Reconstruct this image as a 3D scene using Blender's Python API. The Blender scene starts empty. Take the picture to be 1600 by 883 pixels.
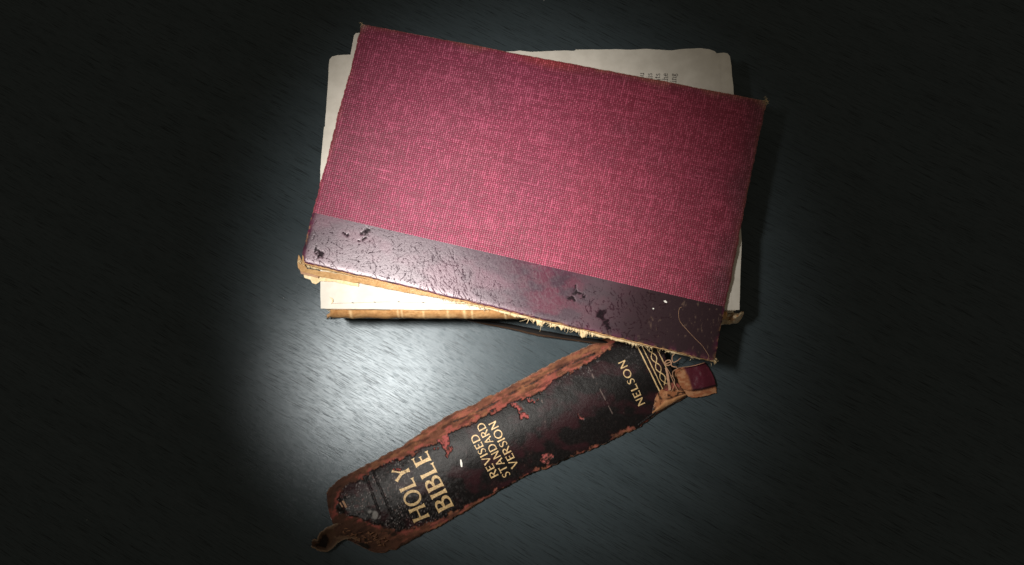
import bpy, math
import numpy as np
from mathutils import Vector, Matrix

scene = bpy.context.scene
COL = scene.collection

# ------------------------------------------------------------------ camera
F_PX = 1500.0            # focal length in photograph pixels (frame 1600 x 883)
DIST = 0.50              # metres from the lens to the table along the axis
fwd = Vector((-0.060, 0.185, -1.0)).normalized()
cam_loc = -fwd * DIST
right = (Vector((1, 0, 0)) - fwd * fwd.x).normalized()
up = right.cross(fwd).normalized()
cam_data = bpy.data.cameras.new('camera')
cam_data.sensor_width = 36.0
cam_data.lens = 36.0 * F_PX / 1600.0
cam_data.clip_start = 0.01
cam_data.clip_end = 50.0
cam = bpy.data.objects.new('camera', cam_data)
COL.objects.link(cam)
m = Matrix((right, up, -fwd)).transposed().to_4x4()
m.translation = cam_loc
cam.matrix_world = m
scene.camera = cam

# ------------------------------------------------------------------ light
world = bpy.data.worlds.new('World')
scene.world = world
world.use_nodes = True
bg = world.node_tree.nodes['Background']
bg.inputs['Color'].default_value = (1.0, 0.86, 0.66, 1)
bg.inputs['Strength'].default_value = 0.12

lamp = bpy.data.lights.new('oval_spot_light', 'SPOT')
lamp.energy = 22.0
lamp.color = (1.0, 0.955, 0.89)
lamp.shadow_soft_size = 0.052
lamp.spot_size = math.radians(29.8)
lamp.spot_blend = 1.0
lamp_ob = bpy.data.objects.new('oval_spot_light', lamp)
COL.objects.link(lamp_ob)
lamp_ob.location = (-0.163, -0.012, 0.45)
lamp_ob.scale = (1.28, 1.0, 1.0)      # oval cone, shaped to imitate the dark edges of a vignette
aim = Vector((-0.010, 0.002, 0.0))
lamp_ob.rotation_euler = (aim - lamp_ob.location).to_track_quat('-Z', 'Y').to_euler()

vs = scene.view_settings
vs.view_transform = 'Standard'
vs.look = 'None'
vs.exposure = 0.0
vs.gamma = 1.0
vs.use_curve_mapping = False
scene.render.engine = 'CYCLES'
scene.cycles.max_bounces = 6

# ------------------------------------------------------------------ numbers
RA, UA, FA, CA = (np.array(v) for v in (right, up, fwd, cam_loc))


def W(px, py, zmm):
    """a point of the photograph laid on the level plane zmm above the table (metres)"""
    px, py, z = np.broadcast_arrays(np.asarray(px, float), np.asarray(py, float), np.asarray(zmm, float) * .001)
    x = (px - 800.0) / F_PX
    y = -(py - 441.5) / F_PX
    d = x[..., None] * RA + y[..., None] * UA + FA
    t = (z - CA[2]) / d[..., 2]
    return CA + d * t[..., None]


def _hash(ix, iy, seed):
    n = (ix.astype(np.int64) * 374761393 + iy.astype(np.int64) * 668265263 + seed * 1442695041) & 0xffffffff
    n = ((n ^ (n >> 13)) * 1274126177) & 0xffffffff
    n = ((n ^ (n >> 16)) * 2246822519) & 0xffffffff
    return ((n ^ (n >> 15)) & 0xffff) / 65535.0


def vnoise(x, y, seed=0):
    x = np.asarray(x, float); y = np.asarray(y, float)
    x, y = np.broadcast_arrays(x, y)
    ix = np.floor(x); iy = np.floor(y)
    fx = x - ix; fy = y - iy
    fx = fx * fx * (3 - 2 * fx); fy = fy * fy * (3 - 2 * fy)
    a = _hash(ix, iy, seed); b = _hash(ix + 1, iy, seed)
    c = _hash(ix, iy + 1, seed); d = _hash(ix + 1, iy + 1, seed)
    return (a * (1 - fx) + b * fx) * (1 - fy) + (c * (1 - fx) + d * fx) * fy


def fbm(x, y, seed=0, octv=4):
    x = np.asarray(x, float); y = np.asarray(y, float)
    s = 0; a = .5
    for k in range(octv):
        s = s + a * vnoise(x * 2 ** k, y * 2 ** k, seed + 17 * k); a *= .5
    return s / (1 - .5 ** octv)


def sstep(e0, e1, x):
    t = np.clip((x - e0) / (e1 - e0), 0, 1)
    return t * t * (3 - 2 * t)


def inpoly(X, Y, poly):
    r = np.zeros(X.shape, bool)
    n = len(poly)
    for i in range(n):
        x0, y0 = poly[i]; x1, y1 = poly[(i + 1) % n]
        if y0 == y1:
            continue
        c = ((y0 > Y) != (y1 > Y)) & (X < (x1 - x0) * (Y - y0) / (y1 - y0) + x0)
        r ^= c
    return r


def mixc(c, col, f):
    f = np.clip(f, 0, 1)[..., None]
    return c * (1 - f) + np.array(col, float) * f


rng = np.random.default_rng(7)

# ------------------------------------------------------------------ mesh helpers


def link(name, me, mat, parent=None):
    o = bpy.data.objects.new(name, me)
    COL.objects.link(o)
    if mat is not None:
        me.materials.append(mat)
    if parent is not None:
        o.parent = parent
        o.matrix_parent_inverse = Matrix.Translation(-Vector(parent.location))
    return o


def mesh(name, verts, faces, mat, parent=None, smooth=True, col=None, uv=None):
    me = bpy.data.meshes.new(name)
    me.from_pydata([tuple(v) for v in verts], [], faces)
    me.validate()
    me.update()
    if smooth:
        me.polygons.foreach_set('use_smooth', [True] * len(me.polygons))
    if col is not None:
        at = me.color_attributes.new('Col', 'FLOAT_COLOR', 'POINT')
        at.data.foreach_set('color', np.asarray(col, np.float32).ravel())
    if uv is not None:
        l = me.uv_layers.new(name='UVMap')
        vi = np.empty(len(me.loops), np.int32)
        me.loops.foreach_get('vertex_index', vi)
        l.data.foreach_set('uv', np.asarray(uv, np.float32)[vi].ravel())
    return link(name, me, mat, parent)


def grid(name, P, mat, parent=None, col=None, uv=None, thick=None, smooth=True):
    """P: (n, m, 3) world points; rows run so that the normals look up"""
    n, mm = P.shape[:2]
    idx = np.arange(n * mm).reshape(n, mm)
    q = np.stack([idx[:-1, :-1], idx[1:, :-1], idx[1:, 1:], idx[:-1, 1:]], -1).reshape(-1, 4)
    a, b, c = P[0, 0], P[1, 0], P[0, 1]
    nz = np.cross(P[n // 2 + 1, mm // 2] - P[n // 2, mm // 2], P[n // 2, mm // 2 + 1] - P[n // 2, mm // 2])[2] if n > 2 and mm > 2 else np.cross(b - a, c - a)[2]
    if nz < 0:
        q = q[:, ::-1]
    o = mesh(name, P.reshape(-1, 3), q.tolist(), mat, parent, smooth,
             None if col is None else col.reshape(-1, 4), None if uv is None else uv.reshape(-1, 2))
    if thick:
        md = o.modifiers.new('thickness', 'SOLIDIFY')
        md.thickness = thick
        md.offset = -1.0
    return o


def plate(name, pts, zmm, thmm, mat, parent=None, bevel=0):
    """a flat piece with the outline pts (photograph points) at height zmm, extruded down by thmm"""
    top = W([p[0] for p in pts], [p[1] for p in pts], zmm if np.isscalar(zmm) else np.array(zmm))
    bot = top - np.array([0, 0, thmm * .001])
    n = len(pts)
    area = sum(top[i][0] * top[(i + 1) % n][1] - top[(i + 1) % n][0] * top[i][1] for i in range(n))
    o = list(range(n))
    if area < 0:
        o = o[::-1]
    f = [o, [i + n for i in o[::-1]]]
    for k in range(n):
        i, j = o[k], o[(k + 1) % n]
        f.append([j, i, i + n, j + n])
    return mesh(name, np.vstack([top, bot]), f, mat, parent, smooth=False)


def tube_geo(pts, r, n=5):
    pts = np.asarray(pts, float)
    k = len(pts)
    r = np.broadcast_to(np.asarray(r, float), (k,))
    vs, fs = [], []
    for i in range(k):
        t = pts[min(i + 1, k - 1)] - pts[max(i - 1, 0)]
        t = t / (np.linalg.norm(t) + 1e-12)
        a = np.cross(t, [0, 0, 1.0])
        if np.linalg.norm(a) < 1e-4:
            a = np.array([1.0, 0, 0])
        a /= np.linalg.norm(a)
        b = np.cross(t, a)
        for j in range(n):
            th = 2 * math.pi * j / n
            vs.append(pts[i] + r[i] * (math.cos(th) * a + math.sin(th) * b))
    for i in range(k - 1):
        for j in range(n):
            fs.append([i * n + j, i * n + (j + 1) % n, (i + 1) * n + (j + 1) % n, (i + 1) * n + j])
    fs.append(list(range(n))[::-1]); fs.append([(k - 1) * n + j for j in range(n)])
    return vs, fs


class Bag:
    def __init__(s):
        s.v = []; s.f = []

    def add(s, v, f):
        o = len(s.v)
        s.v += [tuple(p) for p in v]
        s.f += [[i + o for i in q] for q in f]

    def build(s, name, mat, parent=None, smooth=True):
        return mesh(name, s.v, s.f, mat, parent, smooth)


def smooth_path(pts, n=40):
    """Catmull-Rom through the given points"""
    P = np.asarray(pts, float)
    P = np.vstack([2 * P[0] - P[1], P, 2 * P[-1] - P[-2]])
    out = []
    segs = len(P) - 3
    for k in range(n):
        t = k / (n - 1) * segs
        i = min(int(t), segs - 1); t -= i
        a, b, c, d = P[i:i + 4]
        out.append(.5 * ((2 * b) + (c - a) * t + (2 * a - 5 * b + 4 * c - d) * t * t + (3 * b - a - 3 * c + d) * t ** 3))
    return np.array(out)


def thing(name, label, cat, loc):
    o = bpy.data.objects.new(name, None)
    o.empty_display_size = .02
    o.location = loc
    COL.objects.link(o)
    o['label'] = label
    o['category'] = cat
    return o


# ------------------------------------------------------------------ material helpers
class NT:
    def __init__(s, name):
        s.m = bpy.data.materials.new(name)
        s.m.use_nodes = True
        s.t = s.m.node_tree
        s.b = s.t.nodes['Principled BSDF']

    def n(s, typ, **kw):
        d = s.t.nodes.new(typ)
        for k, v in kw.items():
            setattr(d, k, v)
        return d

    def put(s, sock, v):
        if v is None:
            return
        if isinstance(v, bpy.types.NodeSocket):
            s.t.links.new(v, sock)
        elif isinstance(v, (tuple, list)) and len(v) == 3 and sock.type == 'RGBA':
            sock.default_value = (*v, 1)
        else:
            sock.default_value = v

    def math(s, op, a, b=None, c=None, clamp=False):
        d = s.n('ShaderNodeMath', operation=op, use_clamp=clamp)
        for i, v in enumerate((a, b, c)):
            s.put(d.inputs[i], v)
        return d.outputs[0]

    def mix(s, f, a, b, blend='MIX'):
        d = s.n('ShaderNodeMix', data_type='RGBA', blend_type=blend)
        s.put(d.inputs['Factor'], f)
        s.put(d.inputs[6], a); s.put(d.inputs[7], b)
        return d.outputs[2]

    def ramp(s, f, lo, hi, a=0.0, b=1.0):
        d = s.n('ShaderNodeMapRange', interpolation_type='SMOOTHSTEP')
        s.put(d.inputs[0], f); s.put(d.inputs[1], lo); s.put(d.inputs[2], hi)
        s.put(d.inputs[3], a); s.put(d.inputs[4], b)
        return d.outputs[0]

    def noise(s, vec, scale, detail=2, rough=.5, dist=0):
        d = s.n('ShaderNodeTexNoise')
        s.put(d.inputs['Vector'], vec)
        d.inputs['Scale'].default_value = scale
        d.inputs['Detail'].default_value = detail
        d.inputs['Roughness'].default_value = rough
        d.inputs['Distortion'].default_value = dist
        return d.outputs['Fac']

    def coord(s, which='Object'):
        return s.n('ShaderNodeTexCoord').outputs[which]

    def mapping(s, vec, rot=(0, 0, 0), scale=(1, 1, 1), loc=(0, 0, 0)):
        d = s.n('ShaderNodeMapping')
        s.put(d.inputs['Vector'], vec)
        d.inputs['Rotation'].default_value = rot
        d.inputs['Scale'].default_value = scale
        d.inputs['Location'].default_value = loc
        return d.outputs[0]

    def bump(s, h, dist, strength=1.0, normal=None):
        d = s.n('ShaderNodeBump')
        d.inputs['Strength'].default_value = strength
        d.inputs['Distance'].default_value = dist
        s.put(d.inputs['Height'], h)
        s.put(d.inputs['Normal'], normal)
        return d.outputs[0]

    def varnish(s, color, rough, normal, ior=1.5, tint=(1, 1, 1)):
        """a body colour under a soft polish whose highlight ends cleanly"""
        d = s.n('ShaderNodeBsdfDiffuse'); s.put(d.inputs['Color'], color); s.put(d.inputs['Normal'], normal)
        g = s.n('ShaderNodeBsdfAnisotropic', distribution='BECKMANN')
        s.put(g.inputs['Color'], tint); s.put(g.inputs['Roughness'], rough); s.put(g.inputs['Normal'], normal)
        f = s.n('ShaderNodeFresnel'); s.put(f.inputs['IOR'], ior); s.put(f.inputs['Normal'], normal)
        x = s.n('ShaderNodeMixShader')
        s.t.links.new(f.outputs[0], x.inputs[0]); s.t.links.new(d.outputs[0], x.inputs[1]); s.t.links.new(g.outputs[0], x.inputs[2])
        s.t.nodes.remove(s.b)
        s.t.links.new(x.outputs[0], s.t.nodes['Material Output'].inputs['Surface'])
        return s.m

    def set(s, **kw):
        for k, v in kw.items():
            s.put(s.b.inputs[k.replace('_', ' ')], v)
        return s.m


def mat_table():
    k = NT('dark_stained_wood')
    co = k.mapping(k.coord(), rot=(0, 0, math.radians(28.5)))
    wav = k.noise(k.mapping(co, scale=(9, 22, 1)), 1.0, 2)
    d = k.n('ShaderNodeVectorMath', operation='MULTIPLY_ADD')
    k.put(d.inputs[0], wav)
    d.inputs[1].default_value = (0, .006, 0)
    k.put(d.inputs[2], co)
    cw = d.outputs[0]
    pores = k.noise(k.mapping(cw, scale=(65, 2500, 1)), 1.0, 4, .65)
    fine = k.noise(k.mapping(cw, scale=(300, 3000, 1)), 1.0, 3, .6)
    band = k.noise(k.mapping(cw, scale=(5, 90, 1)), 1.0, 3, .5)
    blot = k.noise(co, 16, 3, .6)
    streak = k.ramp(pores, .52, .66)
    base = k.mix(band, (.031, .042, .048), (.052, .068, .077))
    base = k.mix(k.math('MULTIPLY', streak, .85), base, (.012, .014, .015))
    base = k.mix(k.math('MULTIPLY', k.ramp(fine, .62, .75), .5), base, (.085, .095, .098))
    # small pale dust grains
    v = k.n('ShaderNodeTexVoronoi', feature='F1')
    k.put(v.inputs['Vector'], k.coord()); v.inputs['Scale'].default_value = 70
    dust = k.math('LESS_THAN', v.outputs['Distance'], .026)
    wn = k.n('ShaderNodeTexWhiteNoise', noise_dimensions='3D')
    k.put(wn.inputs['Vector'], v.outputs['Position'])
    dust = k.math('MULTIPLY', dust, k.math('GREATER_THAN', wn.outputs['Value'], .80))
    base = k.mix(k.math('MULTIPLY', dust, .6), base, (.45, .46, .45))
    h = k.math('ADD', k.math('MULTIPLY', streak, -.3), k.math('MULTIPLY', fine, 1.0))
    nb = k.bump(h, .00005, .5)
    r = k.math('ADD', k.ramp(blot, .3, .7, .205, .25), k.math('MULTIPLY', fine, .06))
    dash = k.ramp(k.noise(k.mapping(cw, scale=(190, 2900, 1), loc=(3, 7, 0)), 1.0, 3, .6), .50, .64)
    tint = k.mix(k.math('MULTIPLY', dash, .75), (.84, .93, 1.0), (.20, .24, .27))
    tint = k.mix(k.math('MULTIPLY', streak, .5), tint, (.2, .22, .24))
    return k.varnish(base, r, nb, 1.29, tint)


def mat_cloth():
    k = NT('crimson_book_cloth')
    uv = k.coord('UV')
    n1 = k.n('ShaderNodeTexNoise'); k.put(n1.inputs['Vector'], uv)
    n1.inputs['Scale'].default_value = .35; n1.inputs['Detail'].default_value = 3
    off = k.n('ShaderNodeVectorMath', operation='MULTIPLY_ADD')
    k.put(off.inputs[0], n1.outputs['Color']); off.inputs[1].default_value = (.8, .8, 0)
    k.put(off.inputs[2], uv)
    sp = k.n('ShaderNodeSeparateXYZ'); k.put(sp.inputs[0], off.outputs[0])
    U, V = sp.outputs[0], sp.outputs[1]
    fu, fv = k.math('FLOOR', U), k.math('FLOOR', V)
    su = k.math('ABSOLUTE', k.math('SINE', k.math('MULTIPLY', U, math.pi)))
    sv = k.math('ABSOLUTE', k.math('SINE', k.math('MULTIPLY', V, math.pi)))

    def wn(x, y):
        c = k.n('ShaderNodeCombineXYZ'); k.put(c.inputs[0], x); k.put(c.inputs[1], y)
        w = k.n('ShaderNodeTexWhiteNoise', noise_dimensions='2D'); k.put(w.inputs['Vector'], c.outputs[0])
        return w.outputs['Value']
    cell = wn(fu, fv)
    # threads: thick and thin places along each one
    c = k.n('ShaderNodeCombineXYZ'); k.put(c.inputs[0], fu); k.put(c.inputs[1], k.math('MULTIPLY', V, .09))
    warp = k.noise(k.mapping(c.outputs[0], scale=(7.3, 1, 1)), 1.0, 2)
    c = k.n('ShaderNodeCombineXYZ'); k.put(c.inputs[0], k.math('MULTIPLY', U, .06)); k.put(c.inputs[1], fv)
    weft = k.noise(k.mapping(c.outputs[0], scale=(1, 7.7, 1)), 1.0, 2)
    slub = k.math('MAXIMUM', k.ramp(weft, .66, .80), k.math('MULTIPLY', k.ramp(warp, .66, .80), .7))
    par = k.math('PINGPONG', k.math('ADD', fu, fv), 1.0)
    over = k.math('MULTIPLY', k.math('POWER', su, .7), k.math('MULTIPLY_ADD', k.math('POWER', sv, .9), .55, .45))
    h = k.math('MULTIPLY', over, k.math('MULTIPLY_ADD', cell, .7, .5))
    h = k.math('MULTIPLY', h, k.math('MULTIPLY_ADD', par, .2, .8))
    h = k.math('ADD', h, k.math('MULTIPLY', slub, .5))
    h = k.math('ADD', h, k.math('MULTIPLY', k.math('ADD', k.ramp(warp, .32, .68), k.ramp(weft, .32, .68)), .30))
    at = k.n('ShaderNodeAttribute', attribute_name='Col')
    rub_shade = k.ramp(h, .55, 1.42)
    col = k.mix(rub_shade, k.mix(.62, at.outputs['Color'], (.05, .002, .012)), k.mix(.26, at.outputs['Color'], (.50, .155, .25)))  # shade painted into the weave gaps, thread tops rubbed paler
    nb = k.bump(h, .00022, .8)
    return k.set(Base_Color=col, Roughness=.50, Normal=nb, Specular_IOR_Level=.45,
                 Sheen_Weight=.25, Sheen_Roughness=.4, Sheen_Tint=(1, .75, .85))


def mat_leather(name, bumpd=.0002, r0=.34, r1=.5, grain=1500, spec=.5, cracks=False, tint=(1, 1, 1)):
    """colour from the piece's own vertex colours; the alpha says how rough the spot is"""
    k = NT(name)
    at = k.n('ShaderNodeAttribute', attribute_name='Col')
    co = k.coord()
    g = k.noise(co, grain, 3, .65)
    g2 = k.noise(co, grain * .33, 2, .5)
    h = k.math('ADD', k.math('MULTIPLY', g, .6), k.math('MULTIPLY', g2, .5))
    col = k.mix(k.ramp(g, .35, .75), k.mix(.25, at.outputs['Color'], (.0, .0, .0)), k.mix(.012, at.outputs['Color'], (.4, .35, .33)))
    if cracks:
        uv = k.coord('UV')
        wob = k.noise(uv, 5.0, 3, .6)
        d = k.n('ShaderNodeVectorMath', operation='MULTIPLY_ADD')
        k.put(d.inputs[0], wob); d.inputs[1].default_value = (.25, .1, 0); k.put(d.inputs[2], uv)
        c1 = k.noise(k.mapping(d.outputs[0], scale=(34, 4.5, 1)), 1.0, 4, .62)
        ck = k.math('SUBTRACT', 1.0, k.ramp(k.math('ABSOLUTE', k.math('SUBTRACT', c1, .5)), .0, .055))
        gate = k.ramp(k.noise(uv, 2.2, 3, .6), .38, .58)
        c2 = k.noise(k.mapping(d.outputs[0], rot=(0, 0, .9), scale=(16, 30, 1)), 1.0, 3, .6)
        ck2 = k.math('MULTIPLY', k.ramp(c2, .60, .72), .8)
        ck = k.math('MAXIMUM', k.math('MULTIPLY', ck, gate), ck2)
        h = k.math('SUBTRACT', h, k.math('MULTIPLY', ck, 1.1))
        col = k.mix(k.math('MULTIPLY', ck, .45), col, (.012, .004, .008))
    nb = k.bump(h, bumpd, .8)
    r = k.ramp(at.outputs['Alpha'], 0, 1, r0, .92)
    r = k.math('ADD', r, k.math('MULTIPLY', g, r1 - r0))
    return k.varnish(col, r, nb, k.ramp(at.outputs['Alpha'], 0, 1, spec, 1.12), tint)


def mat_plain(name, c1, c2, scale=300, rough=.8, bumpd=.0001, spec=.3, stretch=(1, 1, 1), detail=4):
    k = NT(name)
    co = k.mapping(k.coord(), scale=stretch)
    g = k.noise(co, scale, detail, .6)
    g2 = k.noise(co, scale * .12, 3, .6)
    f = k.math('ADD', k.math('MULTIPLY', g, .6), k.math('MULTIPLY', g2, .5))
    col = k.mix(k.ramp(f, .35, .75), c1, c2)
    return k.set(Base_Color=col, Roughness=rough, Normal=k.bump(g, bumpd, .6), Specular_IOR_Level=spec)


def mat_gold():
    k = NT('worn_gilt')
    g = k.noise(k.coord(), 1300, 3, .6)
    col = k.mix(k.ramp(g, .42, .62), (.38, .25, .11), (.58, .42, .21))
    return k.set(Base_Color=col, Metallic=.15, Roughness=.5, Normal=k.bump(g, .0001, .5))


M_TABLE = mat_table()
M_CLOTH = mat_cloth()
M_STRIP = mat_leather('cracked_purple_leather', .00005, .28, .35, 2400, 1.47, tint=(.95, .88, .93))
M_SPINE = mat_leather('worn_black_leather', .00013, .26, .34, 2600, 1.2)
M_PAPER = mat_plain('aged_paper', (.55, .52, .465), (.67, .64, .58), 160, .85, .00003, .2)
M_EDGE = mat_plain('page_edges', (.52, .46, .36), (.68, .62, .51), 900, .9, .0001, .2, (1, 1, 4))
M_BOARD = mat_plain('binder_board', (.34, .19, .08), (.52, .33, .16), 900, .9, .0003, .15)
M_LINING = mat_leather('brown_spine_paper', .0002, .6, .75, 900, 1.3)
M_FRAY = mat_plain('frayed_canvas', (.55, .40, .20), (.76, .62, .40), 1500, .9, .0002, .15)
M_FIBRE = mat_plain('tan_fibre', (.62, .45, .24), (.82, .70, .48), 700, .9, .00005, .15)
M_BROWN = mat_plain('torn_brown_paper', (.07, .032, .02), (.20, .10, .055), 1200, .9, .0002, .15)
M_THREAD = mat_plain('brown_thread', (.30, .17, .10), (.46, .28, .18), 900, .8, .00005, .2)
M_GOLD = mat_gold()
M_INK = mat_plain('printing_ink', (.07, .066, .06), (.13, .12, .11), 400, .8, .00001, .2)
M_WHITE = mat_plain('white_paper_crumb', (.8, .78, .72), (.86, .84, .8), 500, .9, .00005, .2)

# ------------------------------------------------------------------ table
S = 1.2
tv = [(-S, -S, 0), (S, -S, 0), (S, S, 0), (-S, S, 0), (-S, -S, -.03), (S, -S, -.03), (S, S, -.03), (-S, S, -.03)]
table = mesh('table_top', tv, [[0, 1, 2, 3], [7, 6, 5, 4], [0, 4, 5, 1], [1, 5, 6, 2], [2, 6, 7, 3], [3, 7, 4, 0]], M_TABLE, smooth=False)
table['kind'] = 'structure'
table['label'] = 'dark grey stained wooden table top with fine diagonal grain'

# ------------------------------------------------------------------ page block
ZB = 26.0     # height of the page block in mm
c = W(830, 300, 0)
block = thing('page_block', 'thick cream page block without covers, lying under the red cloth board', 'book', (c[0], c[1], 0))


def rough_edge(pts, step=5, amp=.5, seed=1):
    out = []
    n = len(pts)
    for i in range(n):
        p = np.array(pts[i], float); q = np.array(pts[(i + 1) % n], float)
        L = np.linalg.norm(q - p)
        k = max(1, int(L / step))
        for j in range(k):
            out.append(p + (q - p) * j / k)
    out = np.array(out)
    out[:, 0] += (vnoise(out[:, 0] * .11, out[:, 1] * .11, seed) - .5) * 2 * amp
    out[:, 1] += (vnoise(out[:, 0] * .13 + 9, out[:, 1] * .12, seed + 5) - .5) * 2 * amp
    return out


A_OUT = [(514, 100), (515, 93), (519, 88.5), (527, 86.5), (545, 85.5), (700, 82), (803, 80.5), (812, 79), (830, 81.2), (852, 80), (880, 79),
         (898, 79.3), (900, 77.6), (960, 77), (985, 78), (1010, 76.5), (1050, 79), (1063, 77), (1095, 75.3), (1108, 76.8), (1117, 80), (1122, 86),
         (1124, 93), (1127, 150), (1136, 300), (1141, 400), (1144, 484), (900, 483), (640, 483), (501, 482), (500.5, 400), (504, 270), (507.5, 200), (511, 150)]
B_OUT = [(530, 92), (700, 90), (1000, 86), (1115, 84), (1131, 82.3), (1137, 83.4), (1140.5, 88), (1142, 97), (1147, 150), (1159, 380), (1157, 430), (1155.5, 484.5),
         (900, 484), (640, 484), (506, 482), (506, 400), (509, 270)]
C_OUT = [(520, 198), (506.5, 198.5), (505.5, 204), (503.5, 230), (501.5, 252), (500.3, 270), (499.8, 330), (500.5, 420), (520, 420)]
sh = plate('sheet', rough_edge(C_OUT, 4, .45, 3), ZB - .30, .1, M_PAPER, block)
sh = plate('sheet', rough_edge(B_OUT, 6, .3, 7), ZB - .14, .1, M_PAPER, block)
top_sheet = plate('sheet', rough_edge(A_OUT, 5, .35, 1), ZB, .1, M_PAPER, block)
# the folded gatherings below, one slab each
c0 = W([517, 1143, 1151, 506], [93, 90, 484, 482], ZB)
ng = 16
for i in range(ng):
    z1 = (ZB - .45) * (i + 1) / ng
    z0 = (ZB - .45) * i / ng + .14
    jx, jy = (rng.random(2) - .5) * .0010
    q = c0[:, :2].copy()
    q[:, 0] += jx; q[:, 1] += jy
    ctr = q.mean(0)
    q = ctr + (q - ctr) * (1 - .004 * rng.random())
    n = 4
    pts = []
    for k in range(4):                         # rounded corners
        p = q[k]; a = q[k - 1] - p; b = q[(k + 1) % 4] - p
        a /= np.linalg.norm(a); b /= np.linalg.norm(b)
        r = .0035 if k < 2 else .0008
        for t in (0, .33, .67, 1):
            s = p + a * r * (1 - t) ** 2 + b * r * t ** 2
            pts.append(s)
    n = len(pts)
    v = [(p[0], p[1], z0 * .001) for p in pts] + [(p[0], p[1], z1 * .001) for p in pts]
    ar = sum(pts[k][0] * pts[(k + 1) % n][1] - pts[(k + 1) % n][0] * pts[k][1] for k in range(n))
    o = list(range(n)) if ar > 0 else list(range(n))[::-1]
    f = [[k + n for k in o], o[::-1]] + [[o[k], o[(k + 1) % n], o[(k + 1) % n] + n, o[k] + n] for k in range(n)]
    mesh('gathering', v, f, M_EDGE, block, smooth=False)

# brown paper lining glued down the back of the block, bulging outward
nx, nw = 420, 26
X = np.linspace(516, 1136, nx)[:, None]
w = np.linspace(0, 1, nw)[None, :]
topW = W(X, 483.6 + 2.2 * (fbm(X * .06, X * 0, 3) - .5) + .004 * (X - 516), ZB + .25)
th = np.clip(w / .72, 0, 1) * math.radians(112)
lo = np.clip((w - .72) / .28, 0, 1)
ry, rz = 3.5 + .5 * (fbm(X * .02, X * 0, 8) - .5), 5.2
dy = ry * np.sin(th) * (1 - lo) + lo * .6
dz = -rz * (1 - np.cos(th)) * (1 - lo) - lo * 24.0
cords = np.zeros((nx, 1))
for xc, wd in ((548, 2.2), (622, 1.6), (628, 1.6), (662, 1.4), (700, 2), (726, 2.4), (738, 1.6), (790, 2), (850, 2.4), (905, 2), (980, 2)):
    cords = np.maximum(cords, np.exp(-((X - xc - 1.5 * (w - .5)) / wd) ** 2))
dy = dy + cords * .25 * np.sin(math.pi * w) + .25 * (fbm(X * .15, w * 6, 9) - .5) * np.sin(math.pi * w)
P = topW + 0 * w[..., None]
P[..., 1] = P[..., 1] - dy * .001
P[..., 2] = P[..., 2] + dz * .001
colr = np.zeros((nx, nw, 3)) + np.array([.44, .23, .09])
nz = fbm(X * .05, w * 3 + 0 * X, 21)
colr = mixc(colr, (.60, .36, .16), sstep(.4, .7, nz))
colr = mixc(colr, (.33, .15, .05), sstep(.55, .75, fbm(X * .12, w * 8 + 0 * X, 23)) * .7)
colr = mixc(colr, (.72, .52, .28), cords * .75)
colr = mixc(colr, (.70, .58, .38), np.exp(-((w - .62) / .05) ** 2) * .6 + 0 * X)
colr = mixc(colr, (.22, .11, .05), (1 - sstep(.03, .10, w + .05 * fbm(X * .2, X * 0, 4))) * .6)
lin = grid('spine_lining', P, M_LINING, block, np.dstack([colr, np.full((nx, nw), .75)]))
# loose curl at the left end of the lining
t = np.linspace(0, 1, 14)[:, None]; w = np.linspace(0, 1, 8)[None, :]
cx = 518 - 8.5 * t + 1.5 * np.sin(w * 3); cy = 486.5 + 6 * t + w * (9 - 3 * t)
P = W(cx, cy, 9 - 5 * t - 3 * w + 2.2 * np.sin(math.pi * w))
grid('lining_curl', P, M_LINING, block, np.dstack([np.zeros((14, 8, 3)) + np.array([.5, .28, .12]), np.full((14, 8), .8)]), thick=.0004)
# crumpled cream end of the lining at the right
t = np.linspace(0, 1, 34)[:, None]; w = np.linspace(0, 1, 22)[None, :]
tx = 1124 + 38 * t
ty0 = np.interp(t, [0, .35, .7, .82, .9, 1], [486, 487, 489, 489.5, 486.5, 487.5])
ty1 = np.interp(t, [0, .2, .5, .75, .9, 1], [509, 507, 506.5, 505, 499, 491])
cr = fbm(t * 5, w * 3, 31) - .5
zz = 17 - 8 * w + 4 * np.sin(math.pi * w) + 9 * cr + 3 * np.sin(t * 9 + w * 4) * .5
P = W(tx + 1.5 * cr, ty0 * (1 - w) + ty1 * w + 2 * (fbm(t * 7, w * 0, 33) - .5), zz)
cc = mixc(np.zeros((34, 22, 3)) + np.array([.58, .45, .28]), (.48, .26, .12), sstep(.5, .7, fbm(t * 4, w * 3, 35)))
cc = mixc(cc, (.74, .66, .52), sstep(.55, .8, fbm(t * 5 + 3, w * 4, 37)))
grid('crumpled_lining_end', P, M_LINING, block, np.dstack([cc, np.full((34, 22), .85)]), thick=.0004)
# fold line with its stitches near the back edge of the first page
pth = smooth_path([(520, 474.2), (551, 473.4), (585, 472.3), (625, 472), (690, 474), (760, 477)], 60)
v, f = tube_geo(W(pth[:, 0], pth[:, 1] + .5 * (fbm(pth[:, 0] * .1, pth[:, 0] * 0, 41) - .5), ZB + .05), .00007, 4)
mesh('stitch_thread', v, f, M_THREAD, block)
for sx, sy in ((551, 473.2), (585, 472.2), (623, 471.6), (661, 472.6)):
    plate('stitch', [(sx - 2, sy - .4), (sx, sy - .9), (sx + 2, sy), (sx + 2.6, sy + .8), (sx, sy + .7)], ZB + .14, .12, M_INK, block)
pth = smooth_path([(515, 464.5), (519, 467), (520, 471), (517.5, 475)], 12)
v, f = tube_geo(W(pth[:, 0], pth[:, 1], ZB + .25), [.0001 + .0003 * math.sin(math.pi * i / 11) for i in range(12)], 5)
mesh('glue_scrap', v, f, M_FIBRE, block)
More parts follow.
